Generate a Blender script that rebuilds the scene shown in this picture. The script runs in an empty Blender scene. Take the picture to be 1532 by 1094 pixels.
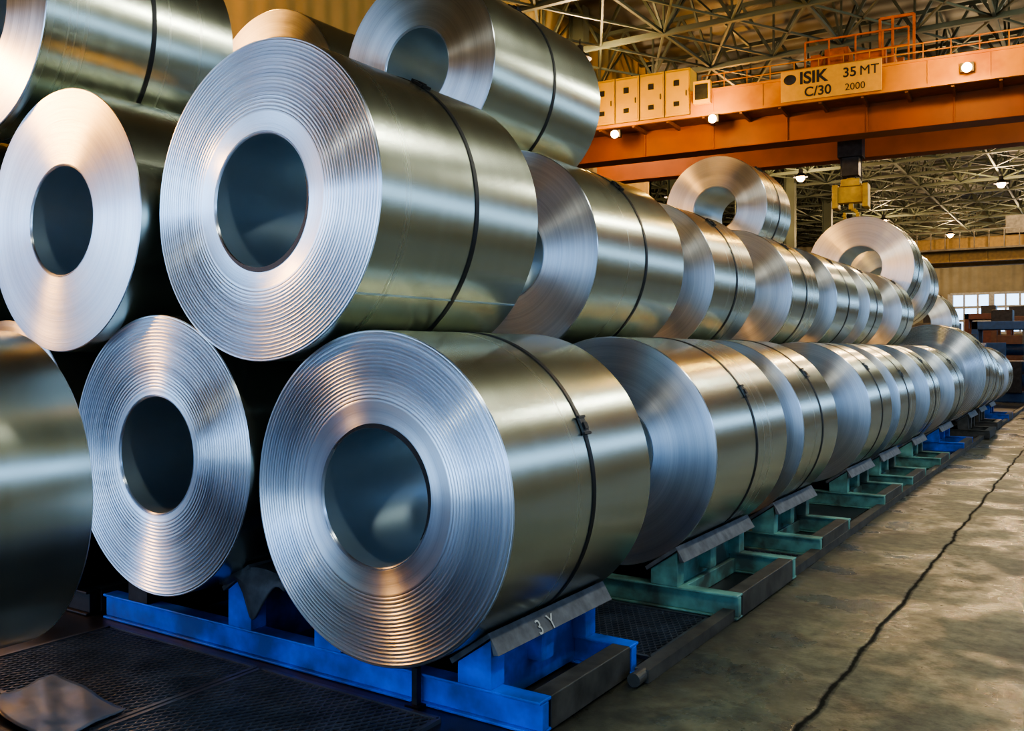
import bpy, bmesh, math, random
from mathutils import Vector, Matrix
random.seed(7)
sc = bpy.context.scene
COL = sc.collection
H = 2.15

# ------------------------------------------------------------ materials
def new_mat(name):
    m = bpy.data.materials.new(name); m.use_nodes = True
    nt = m.node_tree; nt.nodes.clear()
    out = nt.nodes.new('ShaderNodeOutputMaterial')
    b = nt.nodes.new('ShaderNodeBsdfPrincipled')
    nt.links.new(b.outputs[0], out.inputs[0])
    return m, nt, b
def N(nt, t, **kw):
    n = nt.nodes.new(t)
    for k, v in kw.items(): setattr(n, k, v)
    return n
def math_n(nt, op, a, b=None, c=None):
    n = N(nt, 'ShaderNodeMath', operation=op)
    for i, s in enumerate((a, b, c)):
        if s is None: continue
        if isinstance(s, (int, float)): n.inputs[i].default_value = s
        else: nt.links.new(s, n.inputs[i])
    return n.outputs[0]
def ramp(nt, fac, stops):
    r = N(nt, 'ShaderNodeValToRGB')
    el = r.color_ramp.elements
    while len(el) < len(stops): el.new(0.5)
    for e, (p, c) in zip(el, stops):
        e.position = p
        e.color = (c[0], c[1], c[2], 1) if not isinstance(c, (int, float)) else (c, c, c, 1)
    nt.links.new(fac, r.inputs[0])
    return r.outputs[0]
def noise(nt, vec, scale, detail=4, rough=0.55):
    n = N(nt, 'ShaderNodeTexNoise')
    n.inputs['Scale'].default_value = scale; n.inputs['Detail'].default_value = detail
    n.inputs['Roughness'].default_value = rough
    if vec is not None: nt.links.new(vec, n.inputs['Vector'])
    return n.outputs[0]
def combine(nt, x, y, z):
    c = N(nt, 'ShaderNodeCombineXYZ')
    for i, s in enumerate((x, y, z)):
        if isinstance(s, (int, float)): c.inputs[i].default_value = s
        else: nt.links.new(s, c.inputs[i])
    return c.outputs[0]

def simple(name, col, rough=0.6, metal=0.0, var=0.25, scale=6, bump=0.0, dirt=None):
    m, nt, b = new_mat(name)
    tc = N(nt, 'ShaderNodeTexCoord')
    f = noise(nt, tc.outputs['Object'], scale)
    lo = [c*(1-var) for c in col]; hi = [min(1, c*(1+var)) for c in col]
    if dirt:
        c = ramp(nt, f, [(0.36, dirt), (0.5, lo), (0.7, hi)])
    else:
        c = ramp(nt, f, [(0.3, lo), (0.7, hi)])
    nt.links.new(c, b.inputs['Base Color'])
    b.inputs['Roughness'].default_value = rough; b.inputs['Metallic'].default_value = metal
    if bump:
        bp = N(nt, 'ShaderNodeBump'); bp.inputs['Strength'].default_value = bump
        nt.links.new(noise(nt, tc.outputs['Object'], scale*6), bp.inputs['Height'])
        nt.links.new(bp.outputs[0], b.inputs['Normal'])
    return m

def steel_body():
    m, nt, b = new_mat('steel_strip_body')
    tc = N(nt, 'ShaderNodeTexCoord'); sep = N(nt, 'ShaderNodeSeparateXYZ')
    nt.links.new(tc.outputs['Object'], sep.inputs[0])
    oi = N(nt, 'ShaderNodeObjectInfo')
    off = math_n(nt, 'MULTIPLY', oi.outputs['Random'], 37.0)
    y = math_n(nt, 'ADD', math_n(nt, 'MULTIPLY', sep.outputs[1], 9.0), off)
    v = combine(nt, y, off, 0.0)
    f = noise(nt, v, 1.0, 3, 0.5)
    c = ramp(nt, f, [(0.3, (0.55, 0.575, 0.475)), (0.7, (0.59, 0.615, 0.51))])
    nt.links.new(c, b.inputs['Base Color'])
    r = ramp(nt, f, [(0.3, 0.25), (0.75, 0.28)])
    nt.links.new(r, b.inputs['Roughness'])
    b.inputs['Metallic'].default_value = 1.0
    b.inputs['Anisotropic'].default_value = 0.4
    b.inputs['Anisotropic Rotation'].default_value = 0.25
    tg = N(nt, 'ShaderNodeTangent', direction_type='RADIAL', axis='Y')
    nt.links.new(tg.outputs[0], b.inputs['Tangent'])
    return m
def steel_face(name, bumpy):
    m, nt, b = new_mat(name)
    tc = N(nt, 'ShaderNodeTexCoord'); sep = N(nt, 'ShaderNodeSeparateXYZ')
    nt.links.new(tc.outputs['Object'], sep.inputs[0])
    oi = N(nt, 'ShaderNodeObjectInfo')
    off = math_n(nt, 'MULTIPLY', oi.outputs['Random'], 61.0)
    x2 = math_n(nt, 'MULTIPLY', sep.outputs[0], sep.outputs[0])
    z2 = math_n(nt, 'MULTIPLY', sep.outputs[2], sep.outputs[2])
    r = math_n(nt, 'SQRT', math_n(nt, 'ADD', x2, z2))
    v = combine(nt, math_n(nt, 'MULTIPLY', r, 80.0), off, 0.0)
    f = noise(nt, v, 1.0, 4, 0.7)
    v2 = combine(nt, math_n(nt, 'MULTIPLY', r, 9.0), off, 2.0)
    f2 = noise(nt, v2, 1.0, 2)
    mix = math_n(nt, 'ADD', math_n(nt, 'MULTIPLY', f, 0.5), math_n(nt, 'MULTIPLY', f2, 0.5))
    c = ramp(nt, mix, [(0.35, (0.62, 0.66, 0.72)), (0.65, (0.90, 0.93, 0.97))])
    nt.links.new(c, b.inputs['Base Color'])
    nt.links.new(ramp(nt, mix, [(0.35, 0.29), (0.65, 0.36)]), b.inputs['Roughness'])
    b.inputs['Metallic'].default_value = 1.0
    b.inputs['Anisotropic'].default_value = 0.95
    b.inputs['Anisotropic Rotation'].default_value = 0.25
    tg = N(nt, 'ShaderNodeTangent', direction_type='RADIAL', axis='Y')
    nt.links.new(tg.outputs[0], b.inputs['Tangent'])
    bp = N(nt, 'ShaderNodeBump'); bp.inputs['Strength'].default_value = bumpy
    bp.inputs['Distance'].default_value = 0.004
    nt.links.new(f, bp.inputs['Height']); nt.links.new(bp.outputs[0], b.inputs['Normal'])
    return m

M_body = steel_body()
M_face = steel_face('steel_strip_edges', 0.35)
M_bore = simple('steel_bore', (0.42, 0.54, 0.62), 0.42, 0.85, 0.08, 2)
M_strap = simple('black_strap', (0.012, 0.012, 0.014), 0.45, 0.3, 0.2, 20)
M_clip = simple('strap_seal', (0.10, 0.10, 0.10), 0.35, 0.9, 0.4, 30)
M_blue = simple('blue_paint', (0.003, 0.12, 0.75), 0.42, 0, 0.25, 3, 0.15, dirt=(0.01, 0.06, 0.28))
M_teal = simple('teal_paint', (0.16, 0.36, 0.30), 0.5, 0, 0.3, 3, 0.15, dirt=(0.06, 0.09, 0.07))
M_grime = simple('grimy_steel', (0.075, 0.07, 0.06), 0.5, 0.4, 0.5, 5, 0.3)
M_rubber = simple('saddle_rubber', (0.11, 0.11, 0.115), 0.6, 0.2, 0.4, 9, 0.35)
M_dark = simple('dark_iron', (0.025, 0.025, 0.028), 0.5, 0.5, 0.4, 8)
M_orange = simple('crane_orange', (0.58, 0.215, 0.0), 0.55, 0, 0.15, 0.8, dirt=(0.34, 0.10, 0.0))
M_red = simple('crane_red_orange', (0.24, 0.05, 0.0), 0.6, 0, 0.25, 0.8)
M_cab = simple('cabinet_cream', (0.68, 0.37, 0.0), 0.55, 0, 0.12, 1.5)
M_yellow = simple('hoist_yellow', (0.42, 0.28, 0.03), 0.5, 0, 0.3, 4)
M_truss = simple('truss_green_paint', (0.058, 0.070, 0.045), 0.6, 0.1, 0.35, 0.5)
M_white = simple('chalk', (0.5, 0.5, 0.46), 0.9)

def emis(name, col, s):
    m, nt, b = new_mat(name)
    b.inputs['Base Color'].default_value = (*col, 1)
    b.inputs['Emission Color'].default_value = (*col, 1)
    b.inputs['Emission Strength'].default_value = s
    return m
M_lamp = emis('sodium_lamp', (1.0, 0.50, 0.16), 45)
M_lampc = emis('added_cool_bulb', (0.85, 0.95, 1.0), 60)  # bulb glow of the added aisle lamps

def floor_mat():
    m, nt, b = new_mat('concrete_floor')
    g = N(nt, 'ShaderNodeTexCoord'); P = g.outputs['Object']
    sep = N(nt, 'ShaderNodeSeparateXYZ'); nt.links.new(P, sep.inputs[0])
    f1 = noise(nt, P, 0.8, 10, 0.7); f2 = noise(nt, P, 7.0, 10, 0.7)
    c1 = ramp(nt, f1, [(0.32, (0.045, 0.052, 0.035)), (0.48, (0.135, 0.142, 0.085)), (0.68, (0.23, 0.222, 0.125))])
    c2 = ramp(nt, f2, [(0.36, 0.35), (0.6, 1.0)])
    mx = N(nt, 'ShaderNodeMix', data_type='RGBA', blend_type='MULTIPLY'); mx.inputs[0].default_value = 0.95
    nt.links.new(c1, mx.inputs[6]); nt.links.new(c2, mx.inputs[7])
    w = noise(nt, P, 1.3, 6, 0.6)
    d = math_n(nt, 'ABSOLUTE', math_n(nt, 'ADD', math_n(nt, 'ADD', sep.outputs[0], 1.44), math_n(nt, 'MULTIPLY', math_n(nt, 'SUBTRACT', w, 0.5), 0.14)))
    d = math_n(nt, 'ADD', d, math_n(nt, 'MULTIPLY', math_n(nt, 'SUBTRACT', f2, 0.5), 0.03))
    k = ramp(nt, d, [(0.008, 0.95), (0.034, 0.0)])
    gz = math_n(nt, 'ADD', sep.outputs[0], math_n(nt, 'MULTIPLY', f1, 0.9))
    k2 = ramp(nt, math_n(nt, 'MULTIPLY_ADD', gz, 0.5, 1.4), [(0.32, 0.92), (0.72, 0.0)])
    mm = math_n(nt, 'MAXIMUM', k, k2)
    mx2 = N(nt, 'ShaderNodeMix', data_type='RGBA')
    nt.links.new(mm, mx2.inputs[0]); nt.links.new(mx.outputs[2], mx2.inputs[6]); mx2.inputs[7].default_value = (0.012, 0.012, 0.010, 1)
    nt.links.new(mx2.outputs[2], b.inputs['Base Color'])
    rr = ramp(nt, noise(nt, P, 0.9, 6, 0.65), [(0.40, 0.15), (0.53, 0.58)])
    nt.links.new(math_n(nt, 'MAXIMUM', rr, math_n(nt, 'MULTIPLY', k, 0.9)), b.inputs['Roughness'])
    nt.links.new(math_n(nt, 'SUBTRACT', 0.5, math_n(nt, 'MULTIPLY', k, 0.45)), b.inputs['Specular IOR Level'])
    hh = math_n(nt, 'SUBTRACT', f2, math_n(nt, 'MULTIPLY', k, 0.8))
    bp = N(nt, 'ShaderNodeBump'); bp.inputs['Strength'].default_value = 0.4; bp.inputs['Distance'].default_value = 0.02
    nt.links.new(hh, bp.inputs['Height']); nt.links.new(bp.outputs[0], b.inputs['Normal'])
    return m
def corr_mat(name, col, axis, freq, var=0.3, dist=0.03):
    m, nt, b = new_mat(name)
    g = N(nt, 'ShaderNodeTexCoord'); P = g.outputs['Object']
    sep = N(nt, 'ShaderNodeSeparateXYZ'); nt.links.new(P, sep.inputs[0])
    s = math_n(nt, 'SINE', math_n(nt, 'MULTIPLY', sep.outputs[axis], freq))
    f = noise(nt, P, 0.7, 4)
    nt.links.new(ramp(nt, f, [(0.3, [c*(1-var) for c in col]), (0.7, [c*(1+var) for c in col])]), b.inputs['Base Color'])
    b.inputs['Roughness'].default_value = 0.65
    bp = N(nt, 'ShaderNodeBump'); bp.inputs['Strength'].default_value = 1.0; bp.inputs['Distance'].default_value = dist
    nt.links.new(s, bp.inputs['Height']); nt.links.new(bp.outputs[0], b.inputs['Normal'])
    return m
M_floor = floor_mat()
M_wall = corr_mat('corrugated_wall', (0.24, 0.18, 0.06), 1, 11, 0.15)
M_wallr = corr_mat('corrugated_wall_aisle', (0.17, 0.18, 0.115), 1, 9)
M_wallx = corr_mat('corrugated_wall_end', (0.20, 0.18, 0.12), 0, 9)
M_roof = corr_mat('roof_sheeting', (0.042, 0.040, 0.029), 1, 6)
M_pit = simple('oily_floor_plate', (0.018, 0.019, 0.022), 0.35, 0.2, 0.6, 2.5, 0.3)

# ------------------------------------------------------------ mesh helpers
def finish(name, bm, mats, parent=None, loc=(0, 0, 0), rotz=0, smooth=False, bevel=0):
    me = bpy.data.meshes.new(name)
    bmesh.ops.recalc_face_normals(bm, faces=bm.faces)
    bm.to_mesh(me); bm.free()
    for m in mats: me.materials.append(m)
    if smooth:
        me.shade_smooth()
        me.set_sharp_from_angle(angle=math.radians(32))
    o = bpy.data.objects.new(name, me); COL.objects.link(o)
    o.location = loc; o.rotation_euler[2] = rotz
    if parent: o.parent = parent
    if bevel:
        md = o.modifiers.new('bevel', 'BEVEL'); md.width = bevel; md.segments = 2; md.limit_method = 'ANGLE'
    return o
def empty(name, loc=(0, 0, 0), rotz=0):
    o = bpy.data.objects.new(name, None); COL.objects.link(o); o.location = loc; o.rotation_euler[2] = rotz
    o.empty_display_size = 0.2
    return o
def box(bm, x0, x1, y0, y1, z0, z1, mi=0):
    vs = [bm.verts.new((x, y, z)) for x in (x0, x1) for y in (y0, y1) for z in (z0, z1)]
    for q in ((0, 1, 3, 2), (4, 6, 7, 5), (0, 4, 5, 1), (2, 3, 7, 6), (0, 2, 6, 4), (1, 5, 7, 3)):
        f = bm.faces.new([vs[i] for i in q]); f.material_index = mi
def beam(bm, p, q, w, h=None, mi=0):
    p = Vector(p); q = Vector(q); d = (q-p).normalized(); h = h or w
    up = Vector((0, 0, 1)) if abs(d.z) < 0.95 else Vector((1, 0, 0))
    s = d.cross(up).normalized(); u = s.cross(d).normalized()
    c = [(-1, -1), (1, -1), (1, 1), (-1, 1)]
    a = [bm.verts.new(p + s*(i*w/2) + u*(j*h/2)) for i, j in c]
    b = [bm.verts.new(q + s*(i*w/2) + u*(j*h/2)) for i, j in c]
    for i in range(4):
        f = bm.faces.new((a[i], a[(i+1) % 4], b[(i+1) % 4], b[i])); f.material_index = mi
    bm.faces.new(a[::-1]).material_index = mi; bm.faces.new(b).material_index = mi
def prism_y(bm, poly, y0, y1, mi=0):
    a = [bm.verts.new((x, y0, z)) for x, z in poly]; b = [bm.verts.new((x, y1, z)) for x, z in poly]
    n = len(poly)
    for i in range(n):
        bm.faces.new((a[i], a[(i+1) % n], b[(i+1) % n], b[i])).material_index = mi
    bm.faces.new(a).material_index = mi; bm.faces.new(b[::-1]).material_index = mi
def lathe(bm, prof, seg, closed=True):
    """prof: list of (r, y, material of the segment to next point)"""
    rings = []
    for r, y, _ in prof:
        rings.append([bm.verts.new((r*math.cos(2*math.pi*k/seg), y, r*math.sin(2*math.pi*k/seg))) for k in range(seg)])
    n = len(prof)
    for i in range(n if closed else n-1):
        A = rings[i]; B = rings[(i+1) % n]
        for k in range(seg):
            bm.faces.new((A[k], A[(k+1) % seg], B[(k+1) % seg], B[k])).material_index = prof[i][2]

# ------------------------------------------------------------ coils
def coil(x, y0, y1, z, R, ridges=0, clip=25, strap=0.52, seam=None, seg=160, core=0.415, amp=0.014, start=0.36, gap=None):
    L = y1-y0; hl = L/2; ri = core*R
    prof = []
    e = 0.006
    prof.append((R, -hl+e, 0)); prof.append((R, hl-e, 1))
    prof.append((R-e, hl, 1)); prof.append((ri+0.03, hl, 1)); prof.append((ri, hl-0.01, 2))
    prof.append((ri, -hl+0.012, 1))
    prof.append((ri+0.008, -hl+0.002, 1))
    prof.append((ri+0.012, -hl+0.016, 1))
    prof.append((ri+0.018, -hl, 1))
    if ridges:
        r_a = ri+(R-ri)*start; r_b = R-0.010
        for i in range(ridges):
            t0 = r_a+(r_b-r_a)*i/ridges; t1 = r_a+(r_b-r_a)*(i+1)/ridges
            w = t1-t0; am = amp*min(1, 0.15+i/ridges*2.6)
            for tt in (0.0, 0.1, 0.28, 0.5, 0.72, 0.9):
                prof.append((t0+w*tt, -hl+am*0.5-am*math.sin(math.pi*tt)**0.6, 1))
        prof.append((r_b, -hl, 1))
    else:
        for t in (0.25, 0.5, 0.75):
            prof.append((ri+(R-ri)*t, -hl-0.004*random.random(), 1))
    prof.append((R-e, -hl, 1))
    bm = bmesh.new()
    lathe(bm, prof, seg)
    if gap is not None:
        # flat dark crescent painting the shaded gap by the sprung inner wraps
        n = 64; ga = math.radians(gap); A0 = []; B0 = []
        for k in range(n+1):
            t = ga + math.radians(-85+170*k/n)
            wd = 0.003+0.030*math.cos(math.radians(-85+170*k/n))
            A0.append(bm.verts.new(((ri+0.001)*math.cos(t), -hl-0.003, (ri+0.001)*math.sin(t))))
            B0.append(bm.verts.new(((ri+0.001+wd)*math.cos(t), -hl-0.003, (ri+0.001+wd)*math.sin(t))))
        for k in range(n):
            bm.faces.new((A0[k], A0[k+1], B0[k+1], B0[k])).material_index = 3
    ys = -hl+L*strap
    if strap:
        sw = 0.020
        lathe(bm, [(R-0.002, ys-sw, 3), (R+0.006, ys-sw, 3), (R+0.006, ys+sw, 3), (R-0.002, ys+sw, 3)], seg)
        ca = math.radians(clip)
        rot = Matrix.Rotation(-ca, 4, 'Y')
        st = len(bm.verts)
        box(bm, R+0.004, R+0.020, ys-0.034, ys+0.034, -0.05, 0.05, 4)
        box(bm, R+0.018, R+0.032, ys-0.020, ys+0.024, -0.030, 0.015, 3)
        box(bm, R+0.004, R+0.026, ys-0.042, ys+0.042, -0.062, -0.046, 3)
        box(bm, R+0.004, R+0.026, ys-0.042, ys+0.042, 0.046, 0.062, 3)
        bm.verts.ensure_lookup_table()
        for v in bm.verts[st:]: v.co = rot @ v.co
    if seam is not None:
        st = len(bm.verts)
        box(bm, R-0.003, R+0.004, -hl+0.01, hl-0.01, -0.006, 0.006, 2)
        bm.verts.ensure_lookup_table()
        rot = Matrix.Rotation(-math.radians(seam), 4, 'Y')
        for v in bm.verts[st:]: v.co = rot @ v.co
    o = finish('steel_coil', bm, [M_body, M_face, M_bore, M_strap, M_clip], loc=(x, (y0+y1)/2, z), smooth=True)
    return o

# row A: bottom row beside the aisle
A = [(4.04, 5.78), (7.08, 9.02), (9.65, 11.08), (12.93, 14.37), (15.07, 16.45), (17.93, 19.2), (21.2, 22.9)]
for i, (a, b) in enumerate(A):
    coil(-3.632, a, b, H-0.875, 1.0, ridges=19 if i == 0 else 0, clip=(24, 30, 38, 40, 30, 44, 40)[i], start=0.26, gap=55 if i == 0 else None)
coil(-3.62, 24.6, 26.3, H-0.59, 1.25, ridges=14, clip=40)
coil(-3.62, 27.6, 29.3, H-0.72, 1.13, clip=40)
coil(-3.62, 31.2, 32.9, H-0.90, 0.97, clip=40)
coil(-3.62, 34.2, 36.0, H-0.85, 1.0, clip=40)
# second bottom row
coil(-5.50, 1.25, 2.85, H-0.805, 0.925, clip=150, strap=0.3)
B = [(3.99, 5.75), (6.9, 8.8), (9.8, 11.4), (12.6, 14.2), (15.2, 16.9), (18.1, 19.9), (21.1, 22.8), (24.8, 26.5), (28, 29.8)]
for i, (a, b) in enumerate(B):
    coil(-5.656, a, b, H-0.744, 1.0, ridges=22 if i == 0 else 0, clip=120, seg=160 if i == 0 else 96, start=0.08)
# third bottom row
for a, b in ((4.0, 5.8), (6.8, 8.6), (10, 11.7), (13.4, 15.1), (16.6, 18.3)):
    coil(-7.70, a, b, H-0.744, 1.0, clip=120, seg=96)
for a, b in ((4.1, 5.8), (6.7, 8.5)):
    coil(-9.74, a, b, H-0.744, 1.0, clip=120, seg=96)
# second tier between rows A and B
coil(-4.536, 3.963, 5.70, H+0.967, 1.036, ridges=20, clip=58, seam=-37, strap=0.55, start=0.22, gap=-70)
T = [(6.93, 8.84, 0.96, 0.885, 48), (9.81, 11.25, 0.93, 0.85, 50), (12.87, 14.31, 0.93, 0.85, 50), (15.45, 17.07, 0.93, 0.85, 50),
     (17.97, 19.2, 0.93, 0.85, 50), (21.2, 22.7, 0.93, 0.85, 50)]
for a, b, R, z, c in T:
    coil(-4.61, a, b, H+z, R, clip=c)
# second tier between second and third rows
coil(-6.64, 3.865, 5.6, H+0.992, 1.0, clip=120)
for a, b in ((6.6, 8.4), (9.9, 11.6), (13.6, 15.4), (16.4, 18.1)):
    coil(-6.70, a, b, H+1.0, 1.0, clip=120, seg=96)
for a, b in ((3.9, 5.7), (6.8, 8.5)):
    coil(-8.72, a, b, H+1.0, 1.0, clip=120, seg=96)
# third tier
coil(-7.69, 3.786, 5.54, H+2.76, 1.0, clip=118, strap=0.53)
coil(-7.70, 6.87, 8.6, H+2.76, 1.0, clip=118)
coil(-5.40, 6.60, 8.60, H+2.66, 0.90, clip=62, strap=0.52)
coil(-5.42, 14.46, 15.8, H+2.37, 0.88, clip=55)
coil(-5.00, 23.2, 24.5, H+2.05, 1.25, clip=55)
coil(-4.9, 25.6, 27.0, H+1.75, 1.15, clip=55)
coil(-4.75, 29.6, 31.2, H+0.85, 1.0, clip=55)

# ------------------------------------------------------------ saddles and frames
def frame(y0, y1, xr, xl, paint, coils, chalk=False, flap=False):
    """base frame with V-saddles. coils: list of (xc, zc, R)"""
    root = empty('coil_saddle_frame', ((xr+xl)/2, (y0+y1)/2, 0)); ox, oy = root.location.x, root.location.y
    bm = bmesh.new()
    t = 0.13
    for yy in (y0, y1-t):
        box(bm, xl-ox, xr-ox, yy+0.03-oy, yy+t-0.03-oy, 0.03, 0.185, 0)
        box(bm, xl-ox, xr-ox, yy-oy, yy+t-oy, 0.185, 0.205, 0)
        box(bm, xl-ox, xr-ox, yy-oy, yy+t-oy, 0.012, 0.03, 0)
    box(bm, xr-t-ox, xr-ox, y0+t-oy, y1-t-oy, 0.012, 0.205, 1)
    box(bm, xr-0.62-ox, xr-0.55-ox, y0+t-oy, y1-t-oy, 0.012, 0.15, 0)
    finish('base_beams', bm, [paint, M_grime], parent=root, bevel=0.006)
    for (xc, zc, R) in coils:
        for s in (-1, 1):
            phi = math.radians(35)
            nx, nz = s*math.sin(phi), -math.cos(phi); tx, tz = s*math.cos(phi), math.sin(phi)
            bx, bz = xc+(R+0.004)*nx, zc+(R+0.004)*nz
            P1 = (bx-0.19*tx, bz-0.19*tz); P2 = (bx+0.15*tx, bz+0.15*tz)
            P3 = (P2[0]+s*0.075, P2[1]-0.12)
            k = 0.035
            poly = [P1, P2, P3, (P3[0]-s*0.04, P3[1]-0.005), (P2[0]+nx*k-s*0.01, P2[1]+nz*k), (P1[0]+nx*k, P1[1]+nz*k)]
            bm = bmesh.new()
            prism_y(bm, [(p[0]-ox, p[1]) for p in poly], y0-0.02-oy, y1+0.12-oy)
            finish('saddle_pad', bm, [M_rubber if paint is not M_dark else M_dark], parent=root, bevel=0.004)
            bm = bmesh.new()
            k2 = 0.04
            Q1 = (P1[0]+0.03*tx+nx*k2, P1[1]+0.03*tz+nz*k2); Q2 = (P2[0]-0.02*tx+nx*k2, P2[1]-0.02*tz+nz*k2)
            n = 3
            for i in range(n):
                yy = y0+0.0+(y1-y0-0.14)*i/(n-1)
                prism_y(bm, [(Q1[0]-ox, Q1[1]), (Q2[0]-ox, Q2[1]), (Q2[0]-ox, 0.206), (Q1[0]-ox, 0.206)], yy-oy, yy+0.14-oy, 0)
            xm = (Q1[0]+Q2[0])/2
            box(bm, xm-0.012-ox, xm+0.012-ox, y0+0.1-oy, y1-0.1-oy, 0.03, (Q1[1]+Q2[1])/2-0.02, 0)
            finish('saddle_posts', bm, [paint if xc > -5 or (s > 0 and xc > -6) else M_dark], parent=root, bevel=0.004)  # left posts get a dark colour in place of shade
            if chalk and s == 1 and xc > -4:
                cu = bpy.data.curves.new('chalk_mark', 'FONT'); cu.body = '3  Y'; cu.size = 0.13; cu.extrude = 0.001
                o = bpy.data.objects.new('chalk_mark', cu); COL.objects.link(o); cu.materials.append(M_white)
                o.parent = root
                dx, dz = P3[0]-P2[0], P3[1]-P2[1]; l = math.hypot(dx, dz); vx, vz = -dx/l, -dz/l
                nrm = Vector((0, 1, 0)).cross(Vector((vx, 0, vz)))
                o.matrix_local = Matrix(((0, vx, nrm.x, P3[0]-ox+nrm.x*0.003), (1, 0, nrm.y, y0+0.42-oy), (0, vz, nrm.z, P3[1]+nrm.z*0.003+0.005), (0, 0, 0, 1)))
    if flap:
        bm = bmesh.new()
        n = 18; rows = []
        for i in range(n+1):
            u = i/n; x = -5.22+u*0.66
            top = 0.56+0.07*math.sin(u*math.pi)+0.05*u
            drop = 0.06+0.30*math.exp(-((u-0.52)/0.20)**2)+0.02*math.sin(u*19)
            rows.append([(x, 4.62, top+0.01), (x, 4.24, top), (x, 4.20-0.02*math.sin(u*7), top-drop*0.35), (x, 4.20+0.03*math.sin(u*6), top-drop)])
        vs = [[bm.verts.new((p[0]-ox, p[1]-oy, p[2])) for p in r] for r in rows]
        for i in range(n):
            for j in range(3): bm.faces.new((vs[i][j], vs[i+1][j], vs[i+1][j+1], vs[i][j+1]))
        o = finish('rubber_mat', bm, [M_rubber], parent=root, smooth=True)
        md = o.modifiers.new('thick', 'SOLIDIFY'); md.thickness = 0.02
    return root

zA = H-0.875; zB = H-0.744
frame(4.25, 5.52, -2.60, -6.7, M_blue, [(-3.632, zA, 1.0), (-5.656, zB, 1.0)], chalk=True, flap=True)
frame(6.95, 8.60, -2.42, -6.7, M_teal, [(-3.632, zA, 1.0), (-5.656, zB, 1.0)])
for i, (a, b) in enumerate(A[2:]):
    frame(a-0.1, b-0.15, -2.45, -6.7, M_teal if i != 4 else M_blue, [(-3.632, zA, 1.0), (-5.656, zB, 1.0)])
frame(24.7, 26.1, -2.3, -6.7, M_grime, [(-3.62, H-0.59, 1.25)])
frame(27.7, 29.1, -2.4, -6.7, M_grime, [(-3.62, H-0.72, 1.13)])
frame(31.3, 32.7, -2.4, -6.7, M_blue, [(-3.62, H-0.90, 0.97)])
frame(1.35, 2.3, -5.0, -6.2, M_dark, [(-5.50, H-0.805, 0.925)])  # dark paint stands in for the shade under this coil
for a, b in ((4.2, 5.6), (7.0, 8.4), (10.2, 11.5), (13.6, 14.9), (16.8, 18.1)):
    frame(a, b, -6.85, -10.6 if a < 9 else -8.6, M_dark, [(-7.70, zB, 1.0)]+([(-9.74, zB, 1.0)] if a < 9 else []))  # dark paint stands in for the deep shade behind the second row

# floor rails beside the frames
bm = bmesh.new()
beam(bm, (-2.50, 5.35, 0.045), (-2.42, 60, 0.045), 0.10, 0.085)
bmesh.ops.create_cone(bm, cap_ends=True, segments=20, radius1=0.045, radius2=0.045, depth=0.14,
                      matrix=Matrix.Translation((-2.50, 5.30, 0.05)) @ Matrix.Rotation(math.pi/2, 4, 'X'))
finish('floor_guide_rail', bm, [M_grime])
bm = bmesh.new(); box(bm, -3.47, -3.43, 4.20, 4.24, 0.01, 0.25); box(bm, -3.50, -3.40, 4.17, 4.25, 0.01, 0.03)
finish('stop_post', bm, [M_dark])

# expanded-metal walkway gratings
M_grate = simple('galvanised_grating', (0.09, 0.10, 0.12), 0.4, 0.6, 0.4, 4)
def grating(x0, x1, y0, y1, pitch=0.055):
    root_bm = bmesh.new()
    w = x1-x0; h = y1-y0
    def clip(p, d):
        lo, hi = -1e9, 1e9
        for pp, dd, mx in ((p[0], d[0], w), (p[1], d[1], h)):
            if abs(dd) < 1e-9: continue
            t0, t1 = (0-pp)/dd, (mx-pp)/dd
            if t0 > t1: t0, t1 = t1, t0
            lo = max(lo, t0); hi = min(hi, t1)
        return (lo, hi) if hi-lo > 0.02 else None
    for sgn in (1, -1):
        d = (0.5, sgn*0.866)
        n = int((w+h)*1.2/pitch)
        for i in range(-n, n):
            p = (i*pitch, 0 if sgn > 0 else h)
            c = clip(p, d)
            if c:
                a = (x0+p[0]+d[0]*c[0], y0+p[1]+d[1]*c[0], 0.020+0.002*sgn); b = (x0+p[0]+d[0]*c[1], y0+p[1]+d[1]*c[1], 0.020+0.002*sgn)
                beam(root_bm, a, b, 0.009, 0.012)
    for a, b in (((x0, y0), (x1, y0)), ((x1, y0), (x1, y1)), ((x1, y1), (x0, y1)), ((x0, y1), (x0, y0))):
        beam(root_bm, (*a, 0.02), (*b, 0.02), 0.03, 0.03)
    finish('floor_grating', root_bm, [M_grate])
grating(-4.7, -3.2, 2.3, 4.12); grating(-6.4, -4.75, 2.95, 4.12)
grating(-3.9, -2.62, 5.75, 6.85); grating(-3.6, -2.62, 8.75, 9.45)

# crumpled plastic wrap lying on the floor
bm = bmesh.new()
nx, ny = 26, 20
g = [[None]*(ny+1) for _ in range(nx+1)]
for i in range(nx+1):
    for j in range(ny+1):
        u = i/nx; v = j/ny
        z = 0.035+0.012*math.sin(u*9+v*4)*math.sin(v*7+1)+random.uniform(0, 0.004)+0.03*max(0, 0.5-u)*v
        g[i][j] = bm.verts.new((-5.65+u*0.90+0.03*math.sin(v*5), 2.78+v*0.50-0.10*u, max(0.03, z)+0.01))
for i in range(nx):
    for j in range(ny): bm.faces.new((g[i][j], g[i+1][j], g[i+1][j+1], g[i][j+1]))
M_pl = simple('plastic_wrap', (0.09, 0.115, 0.15), 0.35, 0, 0.3, 4)
o = finish('plastic_wrap_sheet', bm, [M_pl], smooth=True)
md = o.modifiers.new('thick', 'SOLIDIFY'); md.thickness = 0.006

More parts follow.
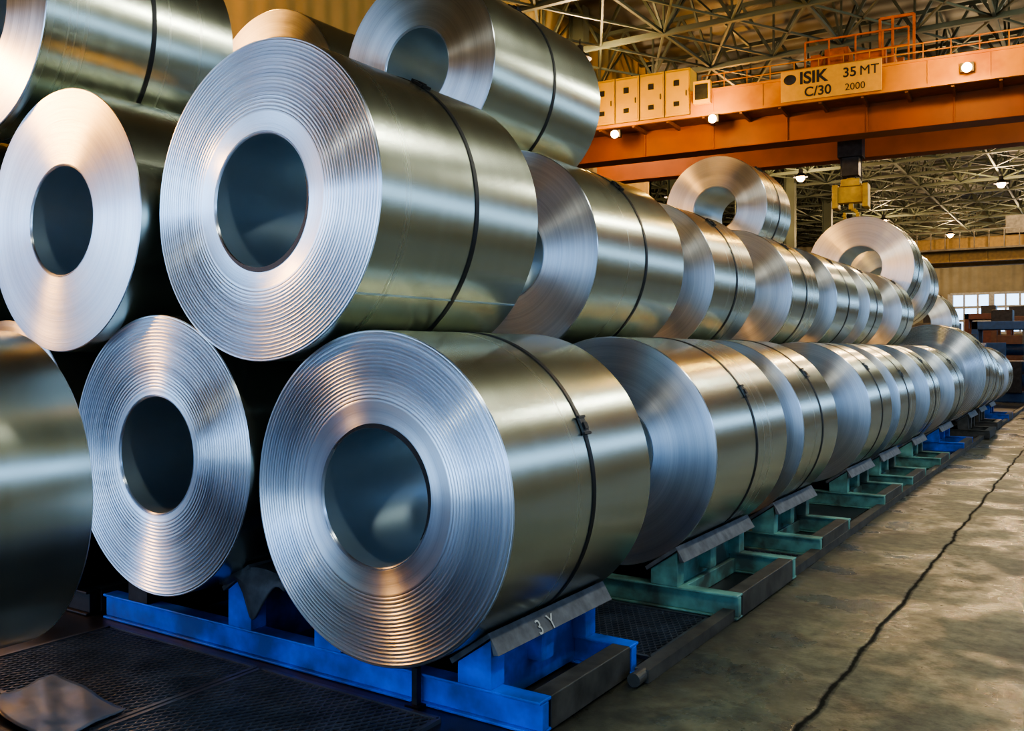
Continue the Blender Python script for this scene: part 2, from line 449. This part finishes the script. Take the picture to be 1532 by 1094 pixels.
# ------------------------------------------------------------ room shell
YF, YE = -9.0, 82.0; XL, XLL, XR = -15.0, -46.0, 10.0; ZR = 13.6
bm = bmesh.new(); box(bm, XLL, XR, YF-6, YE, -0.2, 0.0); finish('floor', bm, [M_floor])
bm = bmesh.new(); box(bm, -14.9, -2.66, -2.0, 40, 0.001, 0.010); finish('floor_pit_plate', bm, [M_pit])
bm = bmesh.new(); box(bm, XLL, XR, YF, YE, ZR, ZR+0.15); finish('ceiling', bm, [M_roof])
bm = bmesh.new()
box(bm, XL-0.2, XL, -1.7, 33, 0, ZR); box(bm, XL-0.2, XL, YF, -1.7, 6.0, ZR); box(bm, XL-0.2, XL, YF, YF+0.6, 0, 6.0)
finish('wall_left', bm, [M_wall])
bm = bmesh.new()
box(bm, XL, XR, YF-0.2, YF, 6.0, ZR); box(bm, 4.0, XR, YF-0.2, YF, 0, 6.0)  # unseen opening, shaped to give coil faces a low blue band to reflect
finish('wall_front', bm, [M_wallx])
bm = bmesh.new(); box(bm, XLL-0.2, XLL, 33, YE, 0, ZR); box(bm, XLL, XL, 32.8, 33, 0, ZR); finish('wall_left_annex', bm, [M_wall])
bm = bmesh.new()
box(bm, XR, XR+0.2, YF, YE, 0, 5.0); box(bm, XR, XR+0.2, YF, YE, 7.0, ZR)  # unseen window strip, sized to put bright bands on the coil bodies
for y in range(int(YF), int(YE), 8): box(bm, XR, XR+0.2, y, y+1.0, 5.0, 7.0)
finish('wall_right', bm, [M_wallr])
bm = bmesh.new()
box(bm, XLL, -10.5, YE, YE+0.2, 0, ZR); box(bm, -10.5, XR, YE, YE+0.2, 0, 3.6); box(bm, -10.5, XR, YE, YE+0.2, 6.8, ZR)
finish('wall_back', bm, [M_wallx])
bm = bmesh.new()
for i in range(22): beam(bm, (-10.5+i, YE+0.05, 3.6), (-10.5+i, YE+0.05, 6.8), 0.14 if i % 3 else 0.4)
for z in (3.6, 4.6, 5.7, 6.8): beam(bm, (-10.5, YE+0.05, z), (XR, YE+0.05, z), 0.2)
finish('window_1', bm, [simple('window_frame', (0.35, 0.36, 0.36))])
for k, y in enumerate(range(-6, 80, 8)):
    bm = bmesh.new()
    x = -14.4
    box(bm, x-0.25, x+0.25, y-0.02, y+0.02, 0, ZR-0.2); box(bm, x-0.27, x-0.23, y-0.2, y+0.2, 0, ZR-0.2); box(bm, x+0.23, x+0.27, y-0.2, y+0.2, 0, ZR-0.2)
    box(bm, x-0.35, x+0.35, y-0.3, y+0.3, 0.0, 0.05); box(bm, x+0.27, x+0.9, y-0.12, y+0.12, 6.3, 6.6)
    finish('steel_column', bm, [M_truss])
for x, nm in ((-13.7, 'crane_runway_girder'), (9.2, 'crane_rail_girder')):
    bm = bmesh.new()
    y0 = YF+1.0
    box(bm, x-0.2, x+0.2, y0, YE-2, 7.2, 7.25); box(bm, x-0.2, x+0.2, y0, YE-2, 6.6, 6.65); box(bm, x-0.03, x+0.03, y0, YE-2, 6.65, 7.2)
    for y in range(-7, 79, 2): box(bm, x-0.18, x+0.18, y, y+0.03, 6.65, 7.2)
    finish(nm, bm, [M_dark])

# roof trusses
def truss_mesh(x0, x1, zb, zt, step):
    bm = bmesh.new()
    beam(bm, (x0, 0, zb), (x1, 0, zb), 0.15); beam(bm, (x0, 0, zt), (x1, 0, zt), 0.13)
    n = int(round((x1-x0)/step))
    for i in range(n):
        a = x0+i*step; b = a+step
        beam(bm, (a, 0, zb), ((a+b)/2, 0, zt), 0.085); beam(bm, ((a+b)/2, 0, zt), (b, 0, zb), 0.085)
        beam(bm, (a, 0, zb), (a, 0, zt), 0.06)
        beam(bm, (a, 0, zb), (b, 3.8, zb), 0.06); beam(bm, (b, 0, zb), (a, 3.8, zb), 0.06)
        if i % 2 == 0:
            beam(bm, (a, 0, zb), (a, 3.8, zb), 0.09); beam(bm, (a, 0, zb), (a, 1.9, zt), 0.06); beam(bm, (a, 1.9, zt), (a, 3.8, zb), 0.06)
            beam(bm, (a, 0, zt), (a, 3.8, zt), 0.08)
    me = bpy.data.meshes.new('roof_truss'); bm.to_mesh(me); bm.free(); me.materials.append(M_truss)
    return me
me1 = truss_mesh(-14.8, 9.8, 11.4, 13.2, 2.05); me2 = truss_mesh(-45.5, 9.8, 11.4, 13.2, 2.05)
y = -6.0
while y < 78:
    o = bpy.data.objects.new('roof_truss', me1 if y < 29.5 else me2); COL.objects.link(o); o.location = (0, y, 0); y += 3.8

# high-bay lamps
def lamp(x, y, z, power=900, r=0.2, kind='warm', top=11.4):
    root = empty('high_bay_lamp', (x, y, z))
    bm = bmesh.new()
    seg = 20
    rings = []
    for rr, zz in ((0.05, 0.42), (0.10, 0.40), (0.11, 0.22), (r+0.1, 0.02), (r+0.09, 0.0), (0.09, 0.20)):
        rings.append([bm.verts.new((rr*math.cos(2*math.pi*k/seg), rr*math.sin(2*math.pi*k/seg), zz)) for k in range(seg)])
    for a, b in zip(rings, rings[1:]):
        for k in range(seg): bm.faces.new((a[k], a[(k+1) % seg], b[(k+1) % seg], b[k]))
    beam(bm, (0, 0, 0.4), (0, 0, max(0.45, top-z)), 0.03)
    finish('reflector', bm, [M_dark], parent=root)
    bm = bmesh.new(); bmesh.ops.create_uvsphere(bm, u_segments=14, v_segments=8, radius=r*0.8)
    finish('bulb', bm, [M_lamp if kind == 'warm' or kind == 'pale' else M_lampc], parent=root, loc=(0, 0, -0.02), smooth=True)
    if power:
        L = bpy.data.lights.new('lamp_light', 'POINT'); L.energy = power; L.shadow_soft_size = 0.25
        L.color = {'warm': (1.0, 0.45, 0.09), 'cool': (0.98, 1.0, 0.84), 'pale': (1.0, 0.68, 0.36)}[kind]
        o = bpy.data.objects.new('lamp_light', L); COL.objects.link(o); o.parent = root; o.location = (0, 0, -0.35)
for x, y, z in ((-12.98, 23.5, 10.8), (-12.6, 45.5, 10.8), (-17, 39.7, 9.4), (-12.2, 63.7, 10.8), (-4.56, 40.4, 10.8), (-4.4, 52.9, 10.8), (-3.8, 66, 10.8), (-30, 50, 10.8), (-9.5, 74, 10.8)):
    lamp(x, y, z, 1900, kind='pale', r=0.26)
for x, y, p in ((-12.5, 9, 1600), (-12, 34, 1600)):  # the nearer one is out of view, added for warm light on the coils
    lamp(x, y, 10.8, p, kind='warm')
lamp(-13.2, 0.2, 6.4, 1700, kind='warm')  # unseen lamp, added to turn the upper-left coil faces orange
for x, y in ((2.5, 2), (2.5, 12), (2.5, 24), (2.5, 36)):  # unseen lamps, added to cool the tint of the coil bodies
    lamp(x, y, 10.8, 1250, kind='cool')

# ------------------------------------------------------------ overhead crane
ang = math.atan2(0.85, 11.48)
crane = empty('overhead_crane', (-13.04, 23.7, 0), ang)
zb = H+5.6
bm = bmesh.new()
box(bm, -0.9, 22.2, 0.0, 0.55, zb, zb+1.35)
box(bm, -0.9, 22.2, -0.08, 0.63, zb-0.03, zb); box(bm, -0.9, 22.2, -0.08, 0.63, zb+1.35, zb+1.38)
box(bm, -0.9, 22.2, 3.2, 3.75, zb, zb+1.35)
for i in range(12): box(bm, i*2.0, i*2.0+0.04, -0.05, 0.0, zb, zb+1.35)
finish('girders', bm, [M_red], parent=crane, bevel=0.01)
bm = bmesh.new()
box(bm, -0.3, 22.2, -1.0, -0.0, zb+0.72, zb+0.78)
for i in range(23): box(bm, i*1.0, i*1.0+0.07, -1.0, 0, zb+0.62, zb+0.72)
finish('walkway', bm, [simple('walkway_brown', (0.16, 0.055, 0.015), 0.6)], parent=crane)
bm = bmesh.new()
box(bm, 3.7, 22.2, -1.06, -1.0, zb+0.70, zb+1.34)
box(bm, 3.7, 22.2, -1.10, -1.0, zb+1.30, zb+1.36); box(bm, -0.3, 22.2, -1.10, -1.0, zb+0.66, zb+0.74)
for i in range(14): box(bm, 4.3+i*1.3, 4.33+i*1.3, -1.08, -1.06, zb+0.74, zb+1.30)
finish('walkway_side_panel', bm, [M_orange], parent=crane)
bm = bmesh.new()
for i in range(0, 31): beam(bm, (4.0+i*0.6, -1.0, zb+1.35), (4.0+i*0.6, -1.0, zb+1.75), 0.022)
for z in (1.55, 1.75): beam(bm, (4.0, -1.0, zb+z), (22.2, -1.0, zb+z), 0.022)
finish('handrail', bm, [M_orange], parent=crane)
bm = bmesh.new()
for i in range(5):
    x0 = 0.02+i*0.73
    box(bm, x0, x0+0.71, -0.95, -0.35, zb+0.8, zb+2.06, 0)
    box(bm, x0+0.04, x0+0.67, -0.975, -0.95, zb+0.86, zb+2.0, 0)
    box(bm, x0+0.26, x0+0.42, -0.99, -0.975, zb+1.6, zb+1.76, 1); box(bm, x0+0.26, x0+0.42, -0.99, -0.975, zb+1.05, zb+1.18, 1)
    box(bm, x0+0.60, x0+0.63, -0.995, -0.975, zb+1.3, zb+1.45, 1)
    box(bm, x0-0.014, x0+0.006, -0.965, -0.95, zb+0.8, zb+2.06, 1)
box(bm, 3.85, 4.3, -1.3, -1.12, zb+0.95, zb+1.55, 0); box(bm, 3.9, 4.25, -1.32, -1.3, zb+1.05, zb+1.45, 1)
finish('control_cabinets', bm, [M_cab, M_dark], parent=crane, bevel=0.012)
# trolley hoist
bm = bmesh.new()
box(bm, 6.5, 9.0, -0.1, 3.8, zb+1.42, zb+1.62)
box(bm, 6.9, 7.5, 0.4, 1.2, zb+1.62, zb+2.4); box(bm, 7.7, 8.6, 0.6, 1.3, zb+1.62, zb+2.1); box(bm, 6.6, 6.85, 0.1, 0.6, zb+1.62, zb+2.2)
box(bm, 7.0, 7.4, 0.3, 0.4, zb+1.8, zb+2.3)
bmesh.ops.create_cone(bm, cap_ends=True, segments=24, radius1=0.38, radius2=0.38, depth=1.6, matrix=Matrix.Translation((7.9, 2.0, zb+2.0)) @ Matrix.Rotation(math.pi/2, 4, 'Y'))
bmesh.ops.create_cone(bm, cap_ends=True, segments=24, radius1=0.22, radius2=0.22, depth=0.7, matrix=Matrix.Translation((8.1, 0.2, zb+1.9)) @ Matrix.Rotation(math.pi/2, 4, 'Y'))
for xx in (6.5, 7.1, 7.75, 8.4, 9.0): beam(bm, (xx, -0.1, zb+1.6), (xx, -0.1, zb+2.5), 0.04)
for z in (2.05, 2.5): beam(bm, (6.5, -0.1, zb+z), (9.0, -0.1, zb+z), 0.04)
for xx in (8.3, 8.6, 9.1):
    beam(bm, (xx, 0.2, zb+1.6), (xx, 0.2, zb+2.9), 0.06)
beam(bm, (8.3, 0.2, zb+2.9), (9.1, 0.2, zb+2.9), 0.06)
finish('trolley', bm, [simple('trolley_orange', (0.45, 0.10, 0.0), 0.5)], parent=crane)
hx = 7.35
bm = bmesh.new()
for xx in (-0.27, -0.12, 0.12, 0.27): beam(bm, (hx+xx, 1.9, zb+1.4), (hx+xx, 1.9, zb-0.9), 0.03)
box(bm, hx-0.32, hx+0.32, 1.6, 2.2, zb-0.25, zb+0.55); box(bm, hx-0.22, hx+0.22, 1.7, 2.1, zb-0.75, zb-0.25)
finish('hoist_ropes', bm, [M_dark], parent=crane)
bm = bmesh.new()
k = zb+0.25
box(bm, hx-0.37, hx+0.37, 1.75, 2.05, k-1.75, k-1.3); box(bm, hx-0.47, hx-0.32, 1.65, 2.15, k-1.9, k-1.25); box(bm, hx+0.32, hx+0.47, 1.65, 2.15, k-1.9, k-1.25)
box(bm, hx-0.25, hx+0.25, 1.70, 2.1, k-1.3, k-1.1)
bmesh.ops.create_cone(bm, cap_ends=True, segments=24, radius1=0.3, radius2=0.3, depth=0.2, matrix=Matrix.Translation((hx, 1.9, k-1.35)) @ Matrix.Rotation(math.pi/2, 4, 'X'))
pts = [(hx+0.18*math.sin(t), 1.9, k-2.1-0.18*math.cos(t)) for t in [math.radians(a) for a in range(-120, 181, 20)]]
beam(bm, (hx, 1.9, k-1.7), (hx, 1.9, k-1.93), 0.12)
for p, q in zip(pts, pts[1:]): beam(bm, p, q, 0.09)
finish('hook_block', bm, [M_yellow], parent=crane, bevel=0.02)
bm = bmesh.new(); box(bm, 6.1, 8.5, -1.16, -1.10, zb+0.72, zb+1.50)
finish('sign_plate', bm, [simple('sign_paint', (0.66, 0.33, 0.03), 0.5, var=0.08)], parent=crane, bevel=0.01)
def text(s, size, x, z, off=0.0, zoff=0.0):
    cu = bpy.data.curves.new('sign_lettering', 'FONT'); cu.body = s; cu.size = size; cu.extrude = 0.003; cu.offset = off
    o = bpy.data.objects.new('sign_lettering', cu); COL.objects.link(o); cu.materials.append(M_dark)
    o.parent = crane; o.location = (x, -1.165, z); o.rotation_euler = (math.pi/2, 0, 0)
text('ISIK', 0.42, 6.56, zb+1.13, 0.012); text('35', 0.33, 7.60, zb+1.15, 0.006); text('MT', 0.33, 7.99, zb+1.15); text('C/30', 0.33, 6.68, zb+0.80, 0.006); text('2000', 0.24, 7.65, zb+0.82, 0)
bm = bmesh.new(); bmesh.ops.create_uvsphere(bm, u_segments=20, v_segments=10, radius=0.13, matrix=Matrix.Translation((6.33, -1.16, zb+1.27)) @ Matrix.Diagonal((1.2, 0.12, 1, 1)))
finish('sign_logo', bm, [M_dark], parent=crane, smooth=True)
def crane_lamp(x, y, z, power):
    bm = bmesh.new(); box(bm, x-0.14, x+0.14, y-0.02, y+0.1, z-0.1, z+0.1)
    finish('floodlight_body', bm, [M_dark], parent=crane)
    bm = bmesh.new(); bmesh.ops.create_uvsphere(bm, u_segments=12, v_segments=8, radius=0.11)
    finish('floodlight_bulb', bm, [M_lamp], parent=crane, loc=(x, y-0.08, z-0.03), smooth=True)
    L = bpy.data.lights.new('floodlight_light', 'POINT'); L.energy = power; L.color = (1, 0.60, 0.12); L.shadow_soft_size = 0.1
    o = bpy.data.objects.new('floodlight_light', L); COL.objects.link(o); o.parent = crane; o.location = (x, y-0.9, z-0.1)
crane_lamp(4.35, -1.15, zb+0.55, 260); crane_lamp(10.35, -1.3, zb+0.95, 260); crane_lamp(1.6, -1.2, zb+0.45, 180)

# far crane
c2 = empty('overhead_crane', (-13.6, 58, 0))
bm = bmesh.new(); box(bm, 0, 22.7, 0, 0.6, 7.3, 8.7); box(bm, 0, 22.7, 3, 3.6, 7.3, 8.7)
for i in range(12): box(bm, i*2, i*2+0.1, -0.1, 0, 7.3, 8.7)
finish('girders', bm, [simple('crane_tan', (0.20, 0.12, 0.025), 0.6)], parent=c2)
bm = bmesh.new(); box(bm, 0, 22.7, -0.9, 0, 7.9, 8.0); box(bm, 9, 11.5, 0, 3.6, 8.8, 9.8)
for i in range(30): beam(bm, (i*0.75, -0.9, 8.0), (i*0.75, -0.9, 9.0), 0.05)
beam(bm, (0, -0.9, 9.0), (22.6, -0.9, 9.0), 0.05)
finish('walkway', bm, [M_grime], parent=c2)

# process-line machinery at the far end
def machine(x, y, paint, w=2.0, d=2.0, h=3.2):
    bm = bmesh.new()
    for sx in (-w/2, w/2-0.25):
        box(bm, sx, sx+0.25, -d/2, -d/2+0.3, 0, h, 0); box(bm, sx, sx+0.25, d/2-0.3, d/2, 0, h, 0)
    box(bm, -w/2, w/2, -d/2, d/2, h-0.35, h, 0); box(bm, -w/2, w/2, -d/2, d/2, 0, 0.4, 0)
    for z in (0.9, 1.5, 2.2):
        bmesh.ops.create_cone(bm, cap_ends=True, segments=20, radius1=0.24, radius2=0.24, depth=w, matrix=Matrix.Translation((0, 0, z)) @ Matrix.Rotation(math.pi/2, 4, 'Y'))
    box(bm, w/2-0.9, w/2-0.3, -d/2-0.3, -d/2, 0.4, 1.7, 1); box(bm, -0.4, 0.4, -0.5, 0.5, h, h+0.5, 1)
    box(bm, -w/2+0.1, w/2-0.9, -d/2+0.05, -d/2+0.1, 0.4, h-0.9, 0)
    finish('rolling_line_stand', bm, [paint, M_dark], loc=(x, y, 0), bevel=0.02)
M_dblue = simple('machine_blue', (0.008, 0.045, 0.15), 0.5)
machine(-3.6, 44, M_dblue, 2.2, 2, 3.4); machine(-3.4, 50, simple('rusty_brown', (0.07, 0.03, 0.02)), 2.2, 2, 3.8); machine(-4.6, 39.5, M_dblue, 1.6, 1.6, 2.3)
machine(-7.5, 52, M_grime, 2.5, 2, 3.6); machine(-2.6, 60, M_grime, 2.5, 2, 4.2); machine(-5.8, 62, simple('line_red', (0.08, 0.02, 0.015)), 2.5, 2, 4.4)

# ------------------------------------------------------------ light
w = bpy.data.worlds.new('daylight'); sc.world = w; w.use_nodes = True
nt = w.node_tree; bg = nt.nodes['Background']
tc = nt.nodes.new('ShaderNodeTexCoord'); sp = nt.nodes.new('ShaderNodeSeparateXYZ'); nt.links.new(tc.outputs['Generated'], sp.inputs[0])
rp = nt.nodes.new('ShaderNodeValToRGB')
rp.color_ramp.elements[0].position = 0.0; rp.color_ramp.elements[0].color = (0.42, 0.67, 1.0, 1)
rp.color_ramp.elements[1].position = 0.6; rp.color_ramp.elements[1].color = (0.20, 0.44, 1.0, 1)
nt.links.new(sp.outputs[2], rp.inputs[0]); nt.links.new(rp.outputs[0], bg.inputs[0])
bg.inputs[1].default_value = 5.0
try:
    sc.view_settings.look = 'AgX - Medium High Contrast'
except Exception as ex:
    print(ex)

# ------------------------------------------------------------ camera
cam = bpy.data.cameras.new('camera'); co = bpy.data.objects.new('camera', cam); COL.objects.link(co)
cam.sensor_width = 36; cam.lens = 1350/1532*36; cam.shift_y = -22/1532
co.location = (0, 0, H); co.rotation_euler = (math.pi/2, 0, math.atan(884/1350))
cam.clip_end = 300
sc.camera = co
